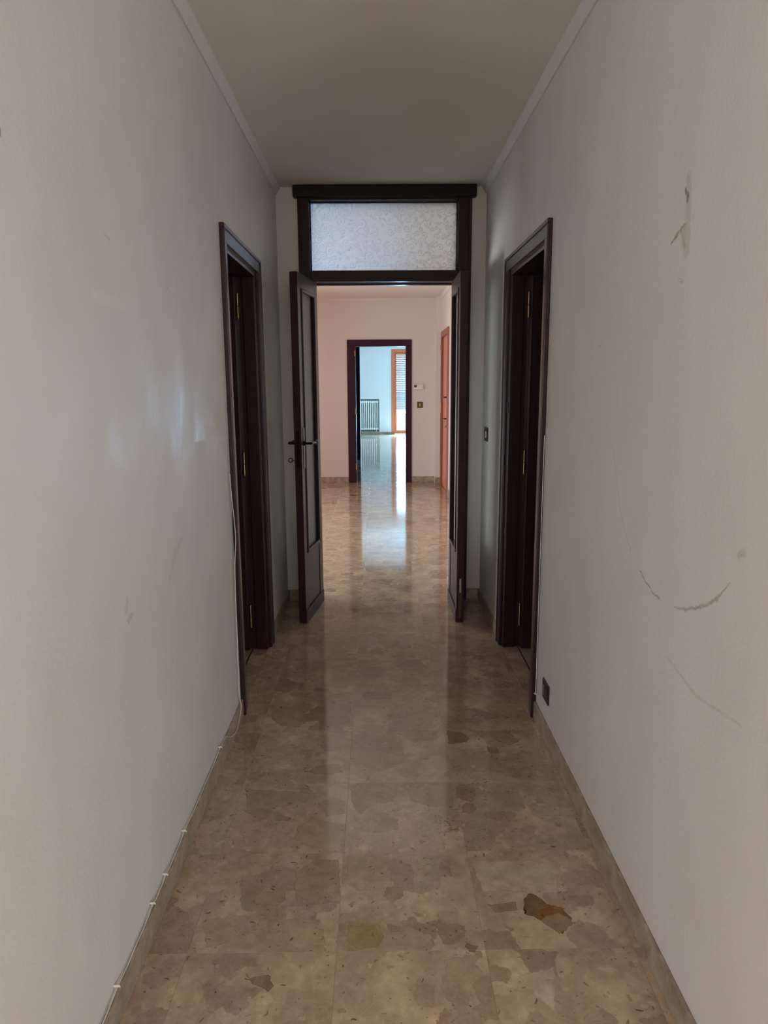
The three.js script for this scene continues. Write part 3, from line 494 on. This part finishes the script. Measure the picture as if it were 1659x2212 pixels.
// ---------------------------------------------------------------- French window with roller shutter in the far room
{
  const at = [1.25, 0, ZB], o = thing('window_1', 'orange pine French window with half-lowered slatted roller shutter', 'window', at, null, 'structure'), B = (...a) => off(bx(...a), at);
  const x0 = 0.42, x1 = 2.08, top = 2.465;
  part('frame', [B(x0, x0 + 0.085, 0, top, ZB - 0.09, ZB + 0.018, 0.003), B(x1 - 0.085, x1, 0, top, ZB - 0.09, ZB + 0.018, 0.003), B(x0 + 0.0851, x1 - 0.0851, top - 0.085, top, ZB - 0.089, ZB + 0.017, 0.003, 0)], M.pine, o);
  for (const [a, b] of [[0.507, 1.249], [1.251, 1.993]]) {
    const s = part('sash', [B(a, a + 0.058, 0.03, 2.376, ZB - 0.075, ZB - 0.02, 0.003), B(b - 0.058, b, 0.03, 2.376, ZB - 0.075, ZB - 0.02, 0.003), B(a + 0.0581, b - 0.0581, 2.305, 2.376, ZB - 0.074, ZB - 0.021, 0.003, 0), B(a + 0.0581, b - 0.0581, 0.03, 0.11, ZB - 0.074, ZB - 0.021, 0.003, 0)], M.pine, o);
    part('pane', off(new THREE.PlaneGeometry(b - a - 0.11, 2.2).translate((a + b) / 2, 1.21, ZB - 0.05), at), M.clear, s);
  }
  const R = rng(8), zs = ZB - 0.2; let y = 0.725; const sh = thing('roller_shutter', 'grey slatted roller shutter lowered behind the French window glass', 'shutter', [1.25, 0, zs]);
  part('bottom_bar', [off(bx(0.45, 2.05, 0.70, 0.722, zs - 0.008, zs + 0.008, 0.002), [1.25, 0, zs])], M.slat, sh);
  let n = 0; while (y < 2.44) { const gap = y > 1.9 ? 0.006 + 0.008 * R() : y > 1.2 ? 0.002 + 0.010 * R() : 0.001 + 0.008 * R() * R(); const h = 0.053 - gap; part('slat', [off(bx(0.45, 2.05, y, y + h, zs - 0.005, zs + 0.005, 0.0025), [1.25, 0, zs])], M.slat, sh); y += 0.053; n++; }
  part('guide_tape', [0.66, 1.25, 1.84].map(x => off(bx(x - 0.006, x + 0.006, 0.71, 2.44, zs + 0.005, zs + 0.008, 0.001), [1.25, 0, zs])), M.slat, sh);
}
solid('balcony', 'sunlit white balcony slab and parapet outside the French window', 'balcony', [bx(-1.5, 3.3, -0.15, -0.02, -22.4, -21.1, 0.004), bx(-1.5, 3.3, -0.02, 0.55, -22.4, -22.28, 0.004)], M.outdoor, 'structure');
solid('balcony_rail', 'thin grey handrail above the white balcony parapet', 'railing', [cyl(0.9, 0.62, -22.34, 0.014, 4.6, 0), ...[-1.2, -0.2, 0.8, 1.8, 2.8].map(x => cyl(x, 0.585, -22.34, 0.009, 0.075, 1))], M.steel);
function plainWindow(name, label, axis, atPos, w, h) {
  const o = thing(name, label, 'window', atPos, null, 'structure');
  const f = (a0, a1, y0, y1) => axis === 2 ? bx(a0, a1, y0, y1, -0.03, 0.03, 0.003) : bx(-0.03, 0.03, y0, y1, a0, a1, 0.003);
  part('frame', [f(-w / 2, -w / 2 + 0.06, 0, h), f(w / 2 - 0.06, w / 2, 0, h), f(-w / 2, w / 2, 0, 0.06), f(-w / 2, w / 2, h - 0.06, h), f(-0.03, 0.03, 0.06, h - 0.06)], M.pine, o);
  for (const s of [-1, 1]) { const g = new THREE.PlaneGeometry(w / 2 - 0.09, h - 0.12); if (axis === 0) g.rotateY(Math.PI / 2).translate(0, h / 2, s * w / 4); else g.translate(s * w / 4, h / 2, 0); part('pane', g, M.clear, o); }
  return o;
}
plainWindow('window_2', 'pine window on the right of the room behind the camera', 0, [3.3, 0.8, 4.6], 2.4, 1.5);
plainWindow('window_5', 'pine window on the left of the room behind the camera', 0, [-3.3, 0.8, 4.6], 2.4, 1.5);
const hallWindow = plainWindow('window_6', 'wide clear pine window door in the side wall of the hall', 0, [-3.3, 0.12, -6.9], 2.0, 2.0);
for (let k = 0; k < 17; k++) part('shutter_slat', [bx(-0.072, -0.06, 1.12 + k * 0.053, 1.172 + k * 0.053, -0.985, 0.985, 0.003)], M.slat, hallWindow);
plainWindow('window_3', 'tall pine window in the side wall of the hall', 0, [-3.3, 0.15, -9.6], 1.0, 2.0);
{ // closed terracotta curtain before the tall hall window
  const g = new THREE.PlaneGeometry(1.16, 2.15, 60, 1), p = g.attributes.position; for (let i = 0; i < p.count; i++) p.setZ(i, 0.018 * Math.sin(p.getX(i) * 60)); g.computeVertexNormals(); g.rotateY(Math.PI / 2);
  const c = thing('curtain', 'terracotta curtain drawn across the tall hall window', 'curtain', [-3.17, 0.1, -9.6]); part('cloth', g.translate(0, 1.1, 0), new THREE.MeshPhysicalMaterial({ color: 0xc2704e, roughness: 0.95, transmission: 0.4, thickness: 0 }), c); part('rod', [cyl(0, 2.19, 0, 0.012, 1.3, 2)], M.brass, c);
}
plainWindow('window_4', 'pine window in the side wall of the far room', 0, [-3.3, 0.8, -17.6], 1.6, 1.4);

// ---------------------------------------------------------------- radiator
{
  const at = [-0.45, 0.088, ZB - 0.1], r = thing('radiator', 'white column radiator standing in the wall niche', 'radiator', at);
  for (let k = 0; k < 16; k++) {
    const x = 0.012 - k * 0.0555; if (x < -0.94) break;
    const g = []; for (const z of [-0.045, 0, 0.045]) g.push(cyl(x, 0.555, ZB - 0.1 + z, 0.0145, 0.80, 1, 10));
    g.push(bx(x - 0.027, x + 0.027, 0.92, 0.985, ZB - 0.165, ZB - 0.035, 0.018), bx(x - 0.027, x + 0.027, 0.128, 0.19, ZB - 0.165, ZB - 0.035, 0.018));
    part('section', g.map(q => off(q, at)), M.enamel, r);
  }
  for (const x of [-0.8, -0.05]) part('foot', [off(bx(x, x + 0.03, 0.088, 0.135, ZB - 0.14, ZB - 0.06, 0.004), at)], M.enamel, r);
}
solid('niche_lining', 'painted back of the recess behind the white radiator', 'niche', [bx(-0.985, 0.05, 0.088, 1.038, ZB - 0.199, ZB - 0.19, 0)], M.wall, 'structure');

// ---------------------------------------------------------------- switches, outlet, thermostat
{
  const z = -4.52, y = 1.17, o = thing('light_switch', 'dark wall switch plate on the shaded wall near the glazed door', 'light switch', [XR, y, z]);
  part('plate', [bx(-0.008, 0, -0.045, 0.045, -0.062, 0.062, 0.003)], M.blackPlate, o); part('rocker', [bx(-0.014, -0.006, -0.022, 0.022, -0.03, -0.006, 0.002)], M.blackPlate, o); part('rocker', [bx(-0.014, -0.006, -0.022, 0.022, 0.006, 0.03, 0.002)], M.steel, o);
  const q = thing('power_outlet', 'dark bronze outlet plate low on the wall beside the door casing', 'outlet', [XR, 0.212, -2.755]);
  part('plate', [bx(-0.007, 0, -0.042, 0.042, -0.052, 0.052, 0.004)], M.blackPlate, q); part('socket', [bx(-0.0095, -0.006, -0.026, 0.026, -0.03, 0.03, 0.003)], M.bronze, q); part('switch_tab', [bx(-0.013, -0.009, -0.022, 0.022, -0.018, -0.014, 0.001)], M.steel, q);
  const t = thing('thermostat', 'white thermostat with small dark display beside the hall doorway', 'thermostat', [0.617, 1.44, ZH]);
  part('body', [bx(-0.078, 0.078, -0.038, 0.038, 0, 0.028, 0.006)], M.whitePlastic, t); part('screen', [bx(-0.066, -0.026, -0.006, 0.026, 0.026, 0.0295, 0.001)], M.display, t); part('dial', [cyl(0.042, -0.008, 0.032, 0.02, 0.012, 2, 20)], M.whitePlastic, t); part('button', [cyl(0.008, 0.02, 0.029, 0.004, 0.004, 2, 10)], M.display, t);
  const s = thing('light_switch', 'square bronze switch plate below the thermostat in the hall', 'light switch', [0.641, 1.174, ZH]);
  part('plate', [bx(-0.042, 0.042, -0.046, 0.046, 0, 0.009, 0.003)], M.bronze, s); part('rocker', [bx(-0.012, 0.012, -0.022, 0.022, 0.008, 0.015, 0.002)], M.brass, s);
}
// ---------------------------------------------------------------- cables
{
  const px = [[496.6, 1025], [497, 1036], [501, 1080], [505.8, 1124], [509, 1164], [507.5, 1222], [510.8, 1340], [512.7, 1380], [513, 1416], [516, 1464], [515.7, 1486], [518, 1507], [521, 1525], [520, 1540], [515.7, 1561], [511.5, 1578], [503, 1588.6], [497, 1592]];
  const cx = XL + 0.016, top = px.map(([u, v]) => { const p = pixel(u, v, 0, cx); return new THREE.Vector3(cx, p.y, Math.max(-2.978, Math.min(-2.62, p.z))); });
  const o = thing('cable', 'thin white cable stapled along the marble skirting and up the door casing', 'cable', [cx, 0.09, -2.0]); const at = [cx, 0.09, -2.0];
  const run = []; const clipZ = [-2.527, -2.007, -1.807, -1.692, -1.425, -1.15]; let last = -2.66;
  for (const z of clipZ) { for (let k = 1; k <= 3; k++) { const t = k / 4, zz = last + (z - last) * t; run.push(new THREE.Vector3(XL + 0.007, 0.0855 + 0.003 * Math.sin(t * 3.1), zz)); } run.push(new THREE.Vector3(XL + 0.008, 0.0945, z)); last = z; }
  run.push(new THREE.Vector3(XL + 0.007, 0.086, -1.05), new THREE.Vector3(XL + 0.007, 0.086, -0.97));
  part('lead', off(tube([...top, ...run], 0.0018, 320, 6), at), M.cable, o);
  for (const z of clipZ) part('clip', [off(new THREE.TorusGeometry(0.005, 0.0022, 6, 12, Math.PI).translate(XL + 0.0095, 0.0955, z), at), off(cyl(XL + 0.0075, 0.099, z, 0.003, 0.014, 0, 8), at)], M.cable, o);
  const c2 = thing('cable', 'thin white cable pinned beside the casing above the power outlet', 'cable', [XR - 0.006, 0.13, -2.93]);
  part('lead', off(tube([[XR - 0.006, 1.28, -2.928], [XR - 0.006, 0.9, -2.929], [XR - 0.006, 0.5, -2.926], [XR - 0.006, 0.3, -2.924], [XR - 0.006, 0.16, -2.922], [XR - 0.007, 0.13, -2.92]], 0.0017, 60, 6), [XR - 0.006, 0.13, -2.93]), M.cable, c2);
  part('clip', [off(new THREE.TorusGeometry(0.006, 0.0026, 6, 12).rotateX(Math.PI / 2).translate(XR - 0.007, 0.125, -2.92), [XR - 0.006, 0.13, -2.93])], M.cable, c2);
}
renderer.render(scene, camera);
